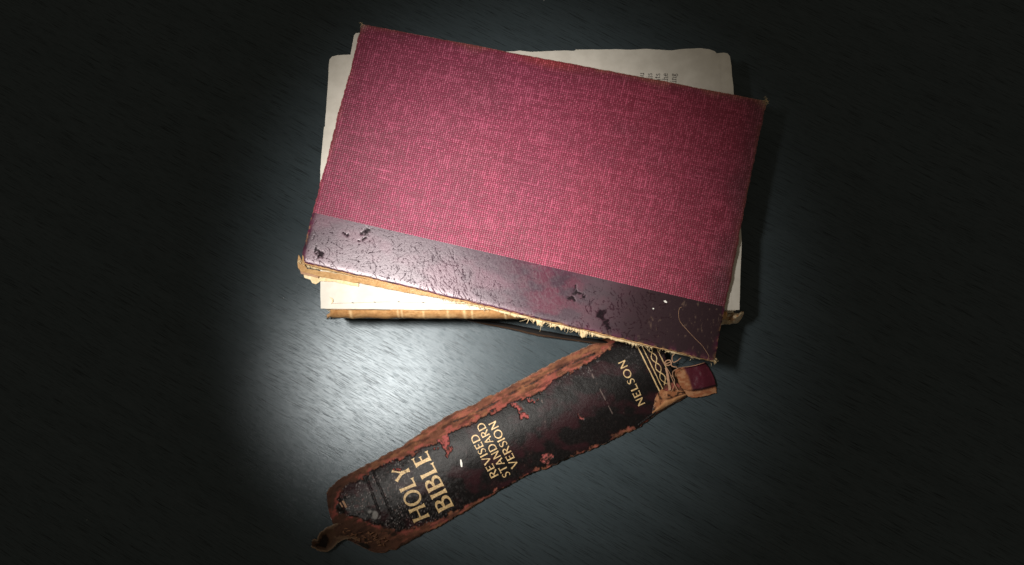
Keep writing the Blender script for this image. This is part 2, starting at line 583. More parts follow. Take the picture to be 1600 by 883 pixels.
# dark torn strip of hinge leather trailing from under the block
pth = smooth_path([(700, 494), (735, 500.5), (790, 509.5), (840, 520), (890, 528), (935, 534), (975, 536)], 80)
wd = np.interp(pth[:, 0], [700, 735, 760, 840, 890, 975], [1.5, 2.2, 4.0, 5.5, 4.5, 4])
w = np.linspace(-1, 1, 9)
PX = pth[:, :1] + 0 * w; PY = pth[:, 1:] + w[None, :] * wd[:, None] + 1.2 * (fbm(pth[:, :1] * .12, w[None, :] * .5, 44) - .5)
P = W(PX, PY, 1.4 + 1.6 * (1 - w[None, :] ** 2) + 0 * PX)
cc = np.zeros(PX.shape + (3,)) + np.array([.010, .009, .009])
cc = mixc(cc, (.085, .045, .025), sstep(.35, .5, np.abs(w[None, :] - .55 + .3 * (fbm(PX * .05, PX * 0, 45) - .5)) * -1 + .6) * .8)
grid('hinge_strip', P, M_SPINE, block, np.dstack([cc, np.full(PX.shape, .6)]), thick=.0009)

# ------------------------------------------------------------------ lettering (flat print, drawn as strokes)


def arc(cx, cy, rx, ry, a0, a1, n=14):
    return [(cx + rx * math.cos(math.radians(a0 + (a1 - a0) * i / (n - 1))), cy + ry * math.sin(math.radians(a0 + (a1 - a0) * i / (n - 1)))) for i in range(n)]


def glyph(ch, sw, tw, fl):
    """strokes of a capital, cap height 1: list of (path, half widths), and the advance"""
    S_ = []

    def stem(x, y0=0.0, y1=1.0, ww=sw):
        ys = [y0, y0 + .04, y0 + .13, y0 + .3, (y0 + y1) / 2, y1 - .3, y1 - .13, y1 - .04, y1]
        hw = [ww / 2 + fl, ww / 2 + fl * .6, ww / 2 + fl * .2, ww / 2, ww / 2, ww / 2, ww / 2 + fl * .2, ww / 2 + fl * .6, ww / 2 + fl]
        S_.append(([(x, y) for y in ys], hw))

    def line(p, q, w0, w1=None, f0=0, f1=0):
        w1 = w0 if w1 is None else w1
        ts = [0, .08, .22, .5, .78, .92, 1]
        S_.append(([(p[0] + (q[0] - p[0]) * t, p[1] + (q[1] - p[1]) * t) for t in ts],
                   [(w0 + (w1 - w0) * t) / 2 + (f0 if t == 0 else f0 * .5 if t == .08 else 0) + (f1 if t == 1 else f1 * .5 if t == .92 else 0) for t in ts]))

    def curve(pts):
        hw = []
        for i in range(len(pts)):
            a, b = pts[max(0, i - 1)], pts[min(len(pts) - 1, i + 1)]
            dx, dy = b[0] - a[0], b[1] - a[1]
            hw.append((tw + (sw - tw) * abs(dy) / (math.hypot(dx, dy) + 1e-9)) / 2)
        S_.append((pts, hw))
    e = sw / 2 + fl
    if ch == 'H':
        stem(e); stem(.80); line((e, .52), (.80, .52), tw); adv = .80 + e
    elif ch == 'O':
        curve(arc(.50, .5, .50 - sw / 2, .52 - tw / 2, 0, 360, 40)); adv = 1.0
    elif ch == 'L':
        stem(e); line((e, tw / 2), (.60, tw / 2 + .01), tw, tw, 0, .09); adv = .62
    elif ch == 'Y':
        line((.10, .98), (.44, .46), sw * .95, sw * .9, fl * .8, 0); line((.80, .98), (.44, .46), tw, tw * 1.1, fl, 0)
        stem(.44, 0, .50); adv = .86
    elif ch == 'I':
        stem(e); adv = 2 * e
    elif ch == 'B':
        stem(e); curve([(e, 1 - tw / 2)] + arc(.34, .765, .24, .235 - tw / 2, 90, -90) + [(e, .53)])
        curve([(e, .53)] + arc(.38, .275, .29, .275 - tw / 2, 90, -90) + [(e, tw / 2)]); adv = .72
    elif ch == 'E':
        stem(e)
        line((e, 1 - tw / 2), (.54, 1 - tw / 2), tw, tw, 0, .075); line((e, .52), (.46, .52), tw, tw, 0, .06)
        line((e, tw / 2), (.58, tw / 2), tw, tw, 0, .08); adv = .62
    elif ch == 'R':
        stem(e); curve([(e, 1 - tw / 2)] + arc(.34, .74, .25, .26 - tw / 2, 90, -90) + [(e, .48)])
        line((.30, .48), (.70, .0), sw * .9, sw, 0, fl * .6); adv = .74
    elif ch == 'D':
        stem(e); curve([(e, 1 - tw / 2)] + arc(.36, .5, .42, .5 - tw / 2, 90, -90, 20) + [(e, tw / 2)]); adv = .86
    elif ch == 'V':
        line((.06, .99), (.42, .0), sw, sw * .9, fl, 0); line((.78, .99), (.42, .02), tw, tw, fl, 0); adv = .82
    elif ch == 'A':
        line((.06, .0), (.42, 1.0), tw, tw, fl, 0); line((.78, .0), (.42, 1.0), sw, sw, fl, 0); line((.2, .34), (.64, .34), tw); adv = .84
    elif ch == 'N':
        stem(.12, 0, 1, tw * 1.1); stem(.74, 0, 1, tw * 1.1); line((.12, .97), (.74, .03), sw * 1.05); adv = .86
    elif ch == 'T':
        stem(.36); line((.02, 1 - tw / 2), (.70, 1 - tw / 2), tw, tw, .06, .06); adv = .72
    elif ch == 'S':
        pts = smooth_path([(.50, .84), (.42, .93), (.28, .955), (.12, .86), (.12, .68), (.28, .55), (.44, .42), (.47, .22), (.32, .06), (.16, .045), (.05, .16)], 34)
        hw = [(tw * .8 + (sw * 1.05 - tw * .8) * math.exp(-((i / 33 - .5) / .2) ** 2)) / 2 for i in range(34)]
        S_.append(([tuple(p) for p in pts], hw)); adv = .54
    else:
        adv = .4
    return S_, adv


def lower(ch):
    s = .17; t = .09
    L = {
        'u': ([[(.05, .62), (.14, .62), (.14, .18), (.24, .04), (.40, .08), (.48, .2)], [(.38, .62), (.48, .62), (.48, .03), (.58, .03)]], .62),
        'i': ([[(.04, .62), (.14, .62), (.14, .02)], [(.03, .02), (.26, .02)], [(.14, .82), (.14, .92)]], .3),
        'n': ([[(.04, .62), (.14, .62), (.14, .02)], [(.14, .46), (.28, .62), (.42, .56), (.46, .42), (.46, .02)], [(.03, .02), (.25, .02)], [(.36, .02), (.58, .02)]], .62),
        'h': ([[(.04, .97), (.14, .97), (.14, .02)], [(.14, .46), (.28, .62), (.42, .56), (.46, .42), (.46, .02)], [(.03, .02), (.25, .02)], [(.36, .02), (.58, .02)]], .62),
        't': ([[(.16, .82), (.16, .16), (.24, .04), (.36, .10)], [(.03, .62), (.34, .62)]], .4),
        'e': ([[(.08, .36), (.44, .36), (.42, .52), (.28, .64), (.12, .54), (.07, .32), (.14, .10), (.28, .03), (.44, .14)]], .5),
        's': ([[(.36, .50), (.26, .63), (.11, .56), (.10, .44), (.24, .34), (.36, .24), (.35, .10), (.20, .02), (.06, .14)]], .42),
        'k': ([[(.04, .97), (.14, .97), (.14, .02)], [(.46, .62), (.15, .30)], [(.24, .40), (.50, .02)], [(.03, .02), (.25, .02)], [(.38, .02), (.6, .02)]], .62),
        'g': ([[(.24, .63), (.10, .54), (.10, .36), (.24, .27), (.38, .36), (.38, .54), (.24, .63)], [(.36, .56), (.5, .62)], [(.16, .27), (.12, .14), (.36, .06), (.44, -.08), (.30, -.24), (.10, -.20), (.06, -.06), (.16, .08)]], .54),
        'o': ([[(.27, .63), (.10, .52), (.07, .3), (.14, .08), (.27, .02), (.40, .1), (.46, .3), (.42, .52), (.27, .63)]], .54),
        'y': ([[(.06, .62), (.28, .06)], [(.48, .62), (.28, .06), (.2, -.16), (.08, -.24)]], .54),
        'a': ([[(.10, .52), (.24, .63), (.36, .52), (.36, .12), (.48, .04)], [(.36, .38), (.14, .30), (.08, .14), (.2, .03), (.36, .14)]], .5),
        'm': ([[(.04, .62), (.14, .62), (.14, .02)], [(.14, .46), (.28, .62), (.40, .5), (.40, .02)], [(.40, .46), (.56, .62), (.68, .5), (.68, .02)]], .82),
        'd': ([[(.38, .97), (.46, .97), (.46, .02), (.56, .02)], [(.46, .5), (.3, .63), (.1, .5), (.07, .28), (.16, .06), (.3, .03), (.46, .16)]], .6),
    }
    return L[ch]


def strip_geo(path, hw, xf, zf, lift):
    n = len(path)
    v = []
    for i in range(n):
        a, b = path[max(0, i - 1)], path[min(n - 1, i + 1)]
        if i == 0 and path[0] == path[-1]:
            a = path[-2]
        if i == n - 1 and path[0] == path[-1]:
            b = path[1]
        dx, dy = b[0] - a[0], b[1] - a[1]
        L = math.hypot(dx, dy) + 1e-9
        nx_, ny_ = -dy / L, dx / L
        for s in (1, 0, -1):
            v.append(xf(path[i][0] + s * nx_ * hw[i], path[i][1] + s * ny_ * hw[i]))
    v = np.array(v)
    P = W(v[:, 0], v[:, 1], zf(v[:, 0], v[:, 1]) + lift)
    f = []
    for i in range(n - 1):
        for s in (0, 1):
            a = i * 3 + s
            f.append([a, a + 1, a + 4, a + 3])
    # face up
    q = f[len(f) // 2]
    if np.cross(P[q[1]] - P[q[0]], P[q[2]] - P[q[0]])[2] < 0:
        f = [k[::-1] for k in f]
    return P, f


def densify(path, hw, step=.06):
    p2, h2 = [path[0]], [hw[0]]
    for i in range(len(path) - 1):
        L = math.hypot(path[i + 1][0] - path[i][0], path[i + 1][1] - path[i][1])
        k = max(1, int(L / step))
        for j in range(1, k + 1):
            t = j / k
            p2.append((path[i][0] * (1 - t) + path[i + 1][0] * t, path[i][1] * (1 - t) + path[i + 1][1] * t))
            h2.append(hw[i] * (1 - t) + hw[i + 1] * t)
    return p2, h2


def word(name, txt, p0, p1, cap, zf, mat, parent, sw=.19, tw=.085, fl=.06, gap=.09, lift=.10):
    """txt from baseline point p0 to baseline point p1 (photograph points), reading upward"""
    items = []; x = 0
    for ch in txt:
        g, adv = glyph(ch, sw, tw, fl)
        items.append((x, g)); x += adv + gap
    x -= gap
    p0 = np.array(p0, float); p1 = np.array(p1, float)
    T = p1 - p0; L = np.linalg.norm(T); T /= L
    Uv = np.array([T[1], -T[0]])              # letters stand with their heads to the left
    if Uv[0] > 0:
        Uv = -Uv
    sx = L / x
    bag = Bag(); k = 0
    for x0, g in items:
        for path, hw in g:
            path, hw = densify(path, hw)
            # keep stroke widths even when the word is stretched
            def xf(a, b, x0=x0):
                q = p0 + T * (x0 + a) * sx + Uv * b * cap
                return (q[0], q[1])
            P, f = strip_geo(path, hw, xf, zf, lift + .004 * (k % 5)); k += 1
            bag.add(P, f)
    return bag.build(name, mat, parent)


def zpage(x, y):
    return np.full(np.shape(x), ZB)


# ends of the printed lines on the first page (the rest runs on below the cover)
for txt, bx, ty in (('you', 1006.5, 113.5), ('his', 1019, 114.5), ('saints', 1031.5, 115), ('the', 1043.5, 114.5), ('making', 1056.5, 114.5)):
    tot = sum(lower(ch)[1] for ch in txt)
    cap = 9.6
    bag = Bag(); x = 0; k = 0
    for ch in txt:
        st, adv = lower(ch)
        for path in st:
            p2, h2 = densify(path, [.055] * len(path), .12)

            def xf(a, b, x0=x):
                return (bx - b * cap, ty + (tot - (x0 + a)) * cap)
            P, f = strip_geo(p2, h2, xf, zpage, .04 + .004 * (k % 3)); k += 1
            bag.add(P, f)
        x += adv
    bag.build('print', M_INK, top_sheet)

# ------------------------------------------------------------------ front cover
ZC = 29.4     # top of the cloth
TL, TR, BR, BL = (565.5, 37.5), (1197.5, 157.5), (1116.5, 564), (469, 409)
c = W(830, 300, ZB)
cover = thing('book_cover', 'worn red cloth book cover with dark leather strip, lying askew on the page block', 'book cover', (c[0], c[1], .0262))


def cov(u, v):
    u = np.asarray(u, float); v = np.asarray(v, float)
    x = (TL[0] * (1 - u) + TR[0] * u) * (1 - v) + (BL[0] * (1 - u) + BR[0] * u) * v
    y = (TL[1] * (1 - u) + TR[1] * u) * (1 - v) + (BL[1] * (1 - u) + BR[1] * u) * v
    return x, y


def zwarp(u, v):
    return .8 * (fbm(u * 2.2, v * 1.6, 61) - .5) + .25 * np.sin(math.pi * v)


VB = .797


def cover_sheet(name, v0, v1, nu, nv, ztop, mat, colf, edges, drop=1.6, ov=0.0, uvs=(177, 105)):
    """top sheet over the board between v0 and v1; on the named edges it turns down over the side"""
    us = np.linspace(0, 1, nu); vs_ = np.linspace(v0, v1, nv)
    ue = [(0, drop), (0, .5)] if 'l' in edges else []
    us2 = np.concatenate([[0, 0], us, [1, 1]])
    du = np.concatenate([[drop, drop * .45], np.zeros(nu), [drop * .45, drop]])
    vs2, dv = vs_, np.zeros(nv)
    if 't' in edges:
        vs2 = np.concatenate([[v0, v0], vs2]); dv = np.concatenate([[drop, drop * .45], dv])
    if 'b' in edges:
        vs2 = np.concatenate([vs2, [v1, v1]]); dv = np.concatenate([dv, [drop * .45, drop]])
    U, V = np.meshgrid(us2, vs2, indexing='ij')
    D = np.maximum(du[:, None], dv[None, :])
    x, y = cov(U, V)
    # edge rounding and slight raggedness
    pxu = 655.0; pxv = 400.0
    eu = np.minimum(U, 1 - U) * pxu
    ev = np.full(U.shape, 99.0)
    if 't' in edges:
        ev = np.minimum(ev, (V - v0) * pxv)
    if 'b' in edges:
        ev = np.minimum(ev, (v1 - V) * pxv)
    rnd = .45 * np.exp(-np.minimum(eu, ev) / 2.2)
    jag = ((fbm(U * 160, V * 100, 63, 2) - .5) * 1.8 + (fbm(U * 14, V * 9, 66, 3) - .5) * 3.0) * np.exp(-np.minimum(eu, ev) / 3)
    z = ztop + zwarp(U, V) - D - rnd
    return U, V, x + jag, y + jag * .8, z, np.minimum(eu, ev)


# board core
us = np.linspace(0, 1, 80)
ring = [(u, 0.0) for u in us] + [(1.0, v) for v in np.linspace(0, 1, 50)[1:]] + [(u, 1.0) for u in us[::-1][1:]] + [(0.0, v) for v in np.linspace(0, 1, 50)[::-1][1:-1]]
pts = []
for u, v in ring:
    uu = .5 + (u - .5) * .9965; vv = .5 + (v - .5) * .9965
    x, y = cov(uu, vv)
    if v == 1.0:
        y = y + 1.5 + 2.2 * (float(fbm(u * 60, 0, 64)) - .5) + (1.8 if u < .25 else 0)
        if u < .02:
            x = x + 2
    pts.append((float(x), float(y)))
plate('board', pts, ZC - .75, 2.3, M_BOARD, cover)

# red cloth
U, V, x, y, z, ed = cover_sheet('cloth', 0, VB, 300, 180, ZC, M_CLOTH, None, 'tlr')
cc = np.zeros(U.shape + (3,)) + np.array([.275, .016, .066])
big = fbm(U * 3.2 + 4, V * 2.4, 71)
cc = mixc(cc, (.36, .017, .056), sstep(.30, .80, U + .5 * (big - .5)) * .85)
cc = mixc(cc, (.26, .022, .070), sstep(.55, .8, fbm(U * 4 + 9, V * 3, 72)) * .5)
cc = mixc(cc, (.20, .022, .050), sstep(.5, .8, fbm(U * 9, V * 7, 73)) * .35)
cc = mixc(cc, (.10, .020, .030), (1 - sstep(0, .07, (1 - U) + .05 * (fbm(V * 8, U * 3, 74) - .4))) * .75)
cc = mixc(cc, (.14, .02, .04), (1 - sstep(0, .05, V + .03 * (fbm(U * 20, V * 3, 76) - .5))) * .45 * sstep(.3, .6, fbm(U * 5, V * 3, 77)))
wear = np.exp(-ed / (1.0 + 4.0 * sstep(.35, .75, fbm(U * 22, V * 14, 75))))
topw = sstep(.2, 1, U + .3) * (V < .03)
cc = mixc(cc, (.52, .20, .10), wear * (.35 + .5 * topw))
cc = mixc(cc, (.52, .06, .05), np.exp(-((U - .47) / .08) ** 2 - ((V - .012) / .02) ** 2) * .8)
crn = np.exp(-(((U - 1) * 655) ** 2 + (V * 400) ** 2) / 9 ** 2)
cc = mixc(cc, (.40, .33, .22), crn * .8)
crn = np.exp(-(((U) * 655) ** 2 + (V * 400) ** 2) / 8 ** 2)
cc = mixc(cc, (.45, .36, .26), crn * .7)
uv = np.dstack([U * 187, V * 128])
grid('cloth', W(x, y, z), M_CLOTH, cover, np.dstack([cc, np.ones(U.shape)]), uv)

# leather strip along the spine side
U, V, x, y, z, ed = cover_sheet('strip', VB - .004, 1.0, 680, 88, ZC + .22, M_STRIP, None, 'lrb', drop=.9)
v = (V - VB) / (1 - VB)
# rounded, rubbed corners and a slightly uneven lower edge
cl = np.clip(1 - U * 655 / 10, 0, 1) ** 2 * np.clip((V - .965) / .035, 0, 1)
x = x + cl * 6; y = y - cl * 5
edge_px = 1.1 * (fbm(U * 45, U * 0, 81) - .5) * 2
y = y + sstep(.9, 1, v) * edge_px
cc = np.zeros(U.shape + (3,)) + np.array([.040, .015, .029])
cc = mixc(cc, (.085, .022, .045), sstep(.45, .7, fbm(U * 9, v * 2, 82)) * .8)
cc = mixc(cc, (.028, .013, .017), sstep(.55, .85, U))
red = np.exp(-((U - .60) / .10) ** 2) * sstep(.35, .65, fbm(U * 25, v * 5, 83))
cc = mixc(cc, (.12, .012, .034), red * .55)
cc = mixc(cc, (.13, .015, .06), np.exp(-ed / 4) * sstep(.4, .6, fbm(U * 50, v * 3, 84)) * .7)
spot = np.zeros(U.shape)
nzx = 9 * (fbm(x * .17, y * .17, 85, 5) - .5) * 2; nzy = 9 * (fbm(x * .17 + 7, y * .17, 86, 5) - .5) * 2
for sx, sy, r in ((571, 363, 7), (567, 374, 5), (541, 366, 4.5), (494, 390, 5), (499, 398, 6.5), (489, 370, 3), (893, 466, 7), (902, 455, 5), (908, 463, 4), (939, 491, 8), (946, 503, 7), (952, 510, 5), (900, 448, 3)):
    dd = np.hypot(x + nzx - sx, y + nzy - sy) / r
    spot = np.maximum(spot, 1 - sstep(.45, 1.15, dd))
cc = mixc(cc, (.010, .007, .009), spot * .95)
crk = np.zeros(U.shape)
ui = U[:, 0]
rc = np.random.default_rng(21)
for i in range(2600):
    u0 = rc.random() ** 1.25 * .86; v0 = rc.random()
    mid = math.exp(-((u0 - .40) / .15) ** 2)
    if rc.random() > .38 + .62 * mid:
        continue
    x0, y0 = (float(q) for q in cov(u0, VB + v0 * (1 - VB)))
    an = math.radians(72) + rc.normal(0, .22) if rc.random() < .15 + .85 * mid else math.radians(35 + 50 * math.sin(x0 * .02 + y0 * .03)) + rc.normal(0, .6)
    L = rc.gamma(2.4, 3.0) * (1.2 if mid < .3 else 1.7)
    wdt = rc.uniform(.25, .48); dep = rc.uniform(.22, .7)
    bend = rc.normal(0, .06)
    k0, k1 = np.searchsorted(ui, [(x0 - L - 8 - 440) / 655 - .05, (x0 + L + 8 - 440) / 655 + .05])
    sx_, sy_ = x[k0:k1], y[k0:k1]
    best = np.full(sx_.shape, 9.0)
    for j in range(max(2, int(L / 1.3))):
        best = np.minimum(best, np.hypot(sx_ - x0, sy_ - y0))
        x0 += math.cos(an) * 1.3; y0 += math.sin(an) * 1.3; an += bend + rc.normal(0, .09)
    crk[k0:k1] = np.maximum(crk[k0:k1], dep * (1 - sstep(wdt * .6, wdt * 1.9, best)))
dots = .6 * sstep(.77, .85, fbm(x * .33, y * .33, 89, 2)) * (1 - sstep(.55, .8, U))
crk = np.maximum(crk, dots * .8)
cc = mixc(cc, (.008, .004, .007), crk * .9)
z = z - crk * .012
rgh = np.clip(.05 + .95 * crk + .5 * spot + .55 * sstep(.55, .85, U), 0, 1)
cc = mixc(cc, (.30, .20, .14), sstep(.70, .82, fbm(x * .35, y * .12, 88)) * sstep(.75, .9, U) * .35)
rub_shade = np.exp(-ed / 1.3) * sstep(.45, .7, fbm(x * .25, y * .25, 87))
cc = mixc(cc, (.45, .24, .12), rub_shade * .8)
uv = np.dstack([U * 8, v * 1.0])
z = z - spot * .08
grid('leather_strip', W(x, y, z), M_STRIP, cover, np.dstack([cc, rgh]), uv)

# paper pasted inside the cover, peeping out at the left
ep = [(561, 51.5), (556, 52), (553, 56), (551, 66), (549.3, 75), (547.8, 85), (546.8, 92), (548, 104), (560, 110)]
plate('endpaper', rough_edge(ep + [(700, 130), (700, 76)], 4, .35, 11), ZB + .16, .1, M_PAPER, cover)

# torn canvas lining along the spine side, teeth and tufts
nu = 900
u = np.linspace(.004, .992, nu)
base = np.interp(u, [0, .03, .045, .10, .2, .3, .40, .47, .50, .56, .60, .64, .68, .74, .80, .86, .92, .97, 1],
                 [10, 11, 8.5, 8, 6.5, 7, 8, 7, 7.5, 7, 6.5, 8.5, 9, 8.5, 6, 6, 5, 5, 4])
amp = np.interp(u, [0, .05, .3, .46, .5, .55, .6, .66, .75, .80, .86, .93, 1], [2, 1.2, 2, 2, 6, 5.5, 5, 7.5, 7, 4, 3.5, 1.5, 1])
teeth = amp * (1.5 * (fbm(u * 70, u * 0, 91, 3) - .5) + .9 * np.abs(vnoise(u * 190, u * 0, 92) - .5))
clump = .25 + 1.5 * sstep(.42, .66, fbm(u * 26, u * 0, 95, 2))
out = base * .62 + teeth * clump * np.interp(u, [0, .46, .52, .76, .82, 1], [1, 1, 1.5, 1.5, 1, 1])
ws = np.linspace(0, 1, 7)
out = np.where(out > 11, 11 + (out - 11) * .25, out)
xe, ye = cov(u, np.full(nu, .992))
PX = xe[:, None] + 0 * ws; PY = ye[:, None] + ws[None, :] * (out[:, None] + 3) - .0
PX = PX - .18 * ws[None, :] * out[:, None]
zz = ZC - 2.2 - 1.2 * ws[None, :] ** 2 + .5 * (fbm(u[:, None] * 90, ws[None, :] * 2, 94) - .5) + 0 * PX
grid('torn_lining', W(PX, PY, zz), M_FRAY, cover, thick=.0005)
# the split layers of the board at its left corner
for k, (pp, zz_) in enumerate((([(466.5, 398), (465, 410), (466, 419), (471, 424), (500, 432), (560, 442), (640, 458), (720, 471), (720, 466), (540, 430), (480, 420), (472, 408)], ZC - .9),
                               ([(468, 420), (470, 428), (497, 434), (498, 428), (480, 420)], ZC - 1.4),
                               ([(474, 428), (476, 434), (485, 437), (488, 442), (494, 444), (501, 439), (520, 440), (560, 448), (560, 440), (500, 428)], ZC - 2.6))):
    plate('board_layer', rough_edge(pp, 3, .5, 100 + k), zz_, .45, (M_BOARD, M_THREAD, M_FIBRE)[k], cover)
# loose fibres
bag = Bag()
for i in range(900):
    uu = rng.random()
    dens = np.interp(uu, [0, .15, .2, .45, .5, .8, .85, 1], [.25, .4, .7, .8, 1, 1, .5, .35])
    if rng.random() > dens:
        continue
    x0, y0 = cov(uu, .996)
    cl_ = float(fbm(uu * 26, 0, 95, 2))
    if rng.random() > .15 + 1.6 * (cl_ - .35) and uu > .45:
        continue
    L = rng.gamma(3, 1.35) * np.interp(uu, [0, .48, .55, .75, .82, 1], [.7, .8, 1.25, 1.25, .8, .5])
    an = math.radians(90 + rng.normal(0, 42))
    st = 1.5 + rng.random() * 6
    p = []
    bend = rng.normal(0, .7)
    px_, py_ = float(x0), float(y0) + st
    for j in range(6):
        p.append((px_, py_, ZC - (.7 if uu < .4 else 2.0) - .15 * j + rng.normal(0, .12)))
        px_ += math.cos(an) * L / 5; py_ += math.sin(an) * L / 5; an += bend / 3
    p = np.array(p)
    v_, f_ = tube_geo(W(p[:, 0], p[:, 1], p[:, 2]), np.linspace(.00014, .00004, 6), 3)
    bag.add(v_, f_)
# fuzz at the rubbed corners and along the top edge
for (cu, cv_, n_, L0, spread) in ((1, 0, 34, 3, 6), (0, 0, 14, 2, 4), (1, 1, 40, 3, 6), (0, 1, 24, 3, 6)):
    for i in range(n_):
        x0, y0 = cov(cu, cv_)
        x0 = float(x0) + rng.normal(0, spread) * .4; y0 = float(y0) + rng.normal(0, spread) * .4
        if cu == 1 and cv_ == 0:
            x0 = min(x0, 1200)
        an = rng.random() * 6.28; bend = rng.normal(0, 1.2)
        p = []
        for j in range(5):
            p.append((x0, y0, ZC - .2 + rng.normal(0, .15)))
            x0 += math.cos(an) * L0 / 4; y0 += math.sin(an) * L0 / 4; an += bend / 2
        p = np.array(p)
        v_, f_ = tube_geo(W(p[:, 0], p[:, 1], p[:, 2]), np.linspace(.00013, .00005, 5), 3)
        bag.add(v_, f_)
fib = bag.build('frayed_fibres', M_FIBRE, cover)
fib['kind'] = 'stuff'
# single loose thread lying across the strip
pth = smooth_path([(1066, 480), (1062.5, 481), (1060.5, 487), (1061, 498), (1065, 506), (1074, 516), (1086, 529), (1097, 540), (1104, 550), (1107.5, 557), (1106, 562), (1109, 563)], 60)
v_, f_ = tube_geo(W(pth[:, 0], pth[:, 1], ZC + .50), .00010, 6)
mesh('loose_thread', v_, f_, M_THREAD, cover)

# ------------------------------------------------------------------ torn spine
AX = np.array([.8886, -.4587]); NX = np.array([.4587, .8886]); P0 = np.array([500.0, 800.0])
spine_loc = W(790, 700, 0)
spine = thing('book_spine', 'torn black leather book spine with gilt lettering, lying loose on the table', 'book spine', (spine_loc[0], spine_loc[1], 0))


def toac(pts):
    p = np.array(pts, float) - P0
    return p @ AX, p @ NX


def topx(a, c_):
    return P0[0] + a * AX[0] + c_ * NX[0], P0[1] + a * AX[1] + c_ * NX[1]


E1 = [(527, 845), (519, 815), (516, 806), (512, 790), (510, 771), (516.7, 762), (524, 754.7), (534, 747), (548, 739.5), (571, 728), (588.7, 718), (611.4, 705.5),
      (631.6, 695.4), (646.8, 684), (662, 672.6), (682, 661), (700, 649.5), (738, 633), (782.4, 611), (820.7, 590.6), (865, 567), (906, 546.5), (932.6, 534.7), (975, 512), (1030, 486)]
E2 = [(527, 846), (540, 842.5), (553.6, 848), (570, 856), (586, 862), (600.7, 863), (612.5, 858.5), (619, 858), (636.7, 848), (656.9, 835.5), (687, 821.6), (722.5, 801.4), (750, 785),
      (797, 756), (832.5, 738.5), (865, 727.5), (876.6, 719.5), (910.6, 707.5), (946.8, 692), (978.5, 676), (1001, 665), (1023.8, 647.5), (1048.8, 633), (1071.4, 620), (1080, 615)]
I1 = [(524, 800), (530, 775), (538, 761), (553, 751), (578.6, 738), (606, 725.7), (631.6, 713), (662, 698), (684.6, 687.8), (697, 690), (701, 676), (712, 671), (732.6, 664),
      (744, 658), (773.6, 640.7), (800, 629), (829.5, 620), (847, 608), (862, 593.6), (891, 579), (918, 568.6), (938, 555), (955, 538), (990, 512), (1030, 488)]
I2 = [(524, 802), (545, 805), (560, 811), (584, 819), (616, 829), (646, 826), (667.6, 817.8), (693.4, 808), (723.6, 791), (745, 780), (764.5, 773), (792.5, 758), (820, 743),
      (838, 733), (856, 725), (868, 724), (880, 718.5), (946, 691), (960, 680), (985, 668), (1000, 664.5), (1021, 646), (1026, 622), (1034, 608), (1046, 600), (1060, 597)]
a1, c1 = toac(E1); a2, c2 = toac(E2); ai1, ci1 = toac(I1); ai2, ci2 = toac(I2)
ai1 = np.maximum.accumulate(ai1 + np.arange(len(ai1)) * 1e-3); ai2 = np.maximum.accumulate(ai2 + np.arange(len(ai2)) * 1e-3)


def spine_c(a):
    j1 = 2.0 * (fbm(a * .16, a * 0, 201, 5) - .5) * 2
    j2 = 2.0 * (fbm(a * .16, a * 0 + 3, 202, 5) - .5) * 2
    return np.interp(a, a1, c1) + j1 * sstep(5, 25, a), np.interp(a, a2, c2) + j2 * sstep(5, 25, a)


sm_a = np.linspace(-20, 640, 331)
_k = np.hanning(41); _k /= _k.sum()
sm_1 = np.convolve(np.pad(np.interp(sm_a, a1, c1), 20, mode='edge'), _k, 'valid')
sm_2 = np.convolve(np.pad(np.interp(sm_a, a2, c2), 20, mode='edge'), _k, 'valid')


def zspine_raw(a, c_):
    t1, t2 = np.interp(a, sm_a, sm_1), np.interp(a, sm_a, sm_2)
    wdt = np.maximum(t2 - t1, 1.0)
    v = np.clip((c_ - t1) / wdt, 0, 1)
    h = 4.6 * np.minimum(1, wdt / 105.0)
    return 1.7 + h * np.sin(math.pi * v) ** .75


def zspine(x, y):
    a = (np.asarray(x) - P0[0]) * AX[0] + (np.asarray(y) - P0[1]) * AX[1]
    c_ = (np.asarray(x) - P0[0]) * NX[0] + (np.asarray(y) - P0[1]) * NX[1]
    return zspine_raw(a, c_) + .64


na, nv = 500, 104
aa = np.linspace(4.2, 589, na)[:, None]
vv = np.linspace(0, 1, nv)[None, :]
t1, t2 = spine_c(aa)
aa2 = aa + 0 * vv
endj = sstep(.94, 1, (aa - 4) / 585) * 6 * (fbm(vv * 9, vv * 0, 203) - .5) * 2
aa2 = aa2 + endj
cc_ = t1 * (1 - vv) + t2 * vv
px_, py_ = topx(aa2, cc_)
# black leather where it has not worn away
q1 = np.interp(aa2, ai1, ci1); q2 = np.interp(aa2, ai2, ci2)
nse = (fbm(aa2 * .10, cc_ * .16, 205, 5) - .5) * 2
nse2 = (fbm(aa2 * .35, cc_ * .45, 206, 3) - .5) * 2
d = np.minimum(cc_ - q1 + nse * 8 + nse2 * 3, q2 - cc_ + nse * 7 + nse2 * 3)
leather = sstep(-.8, 1.2, d)
leather = leather * sstep(14, 30, aa2 + nse * 10)
# left-over streak of black in the bare upper edge
ST = [(708, 659), (735, 648), (762, 636), (800, 614), (835, 597), (880, 574), (930, 552)]
as_, cs_ = toac(ST)
dst = np.abs(cc_ - np.interp(aa2, as_, cs_)) + 3.2 * (1 - fbm(aa2 * .13, cc_ * .3, 207) * 1.6)
streak = (1 - sstep(.6, 2.0, dst)) * ((aa2 > as_[0]) & (aa2 < as_[-1]))
leather = np.maximum(leather, streak * .95)
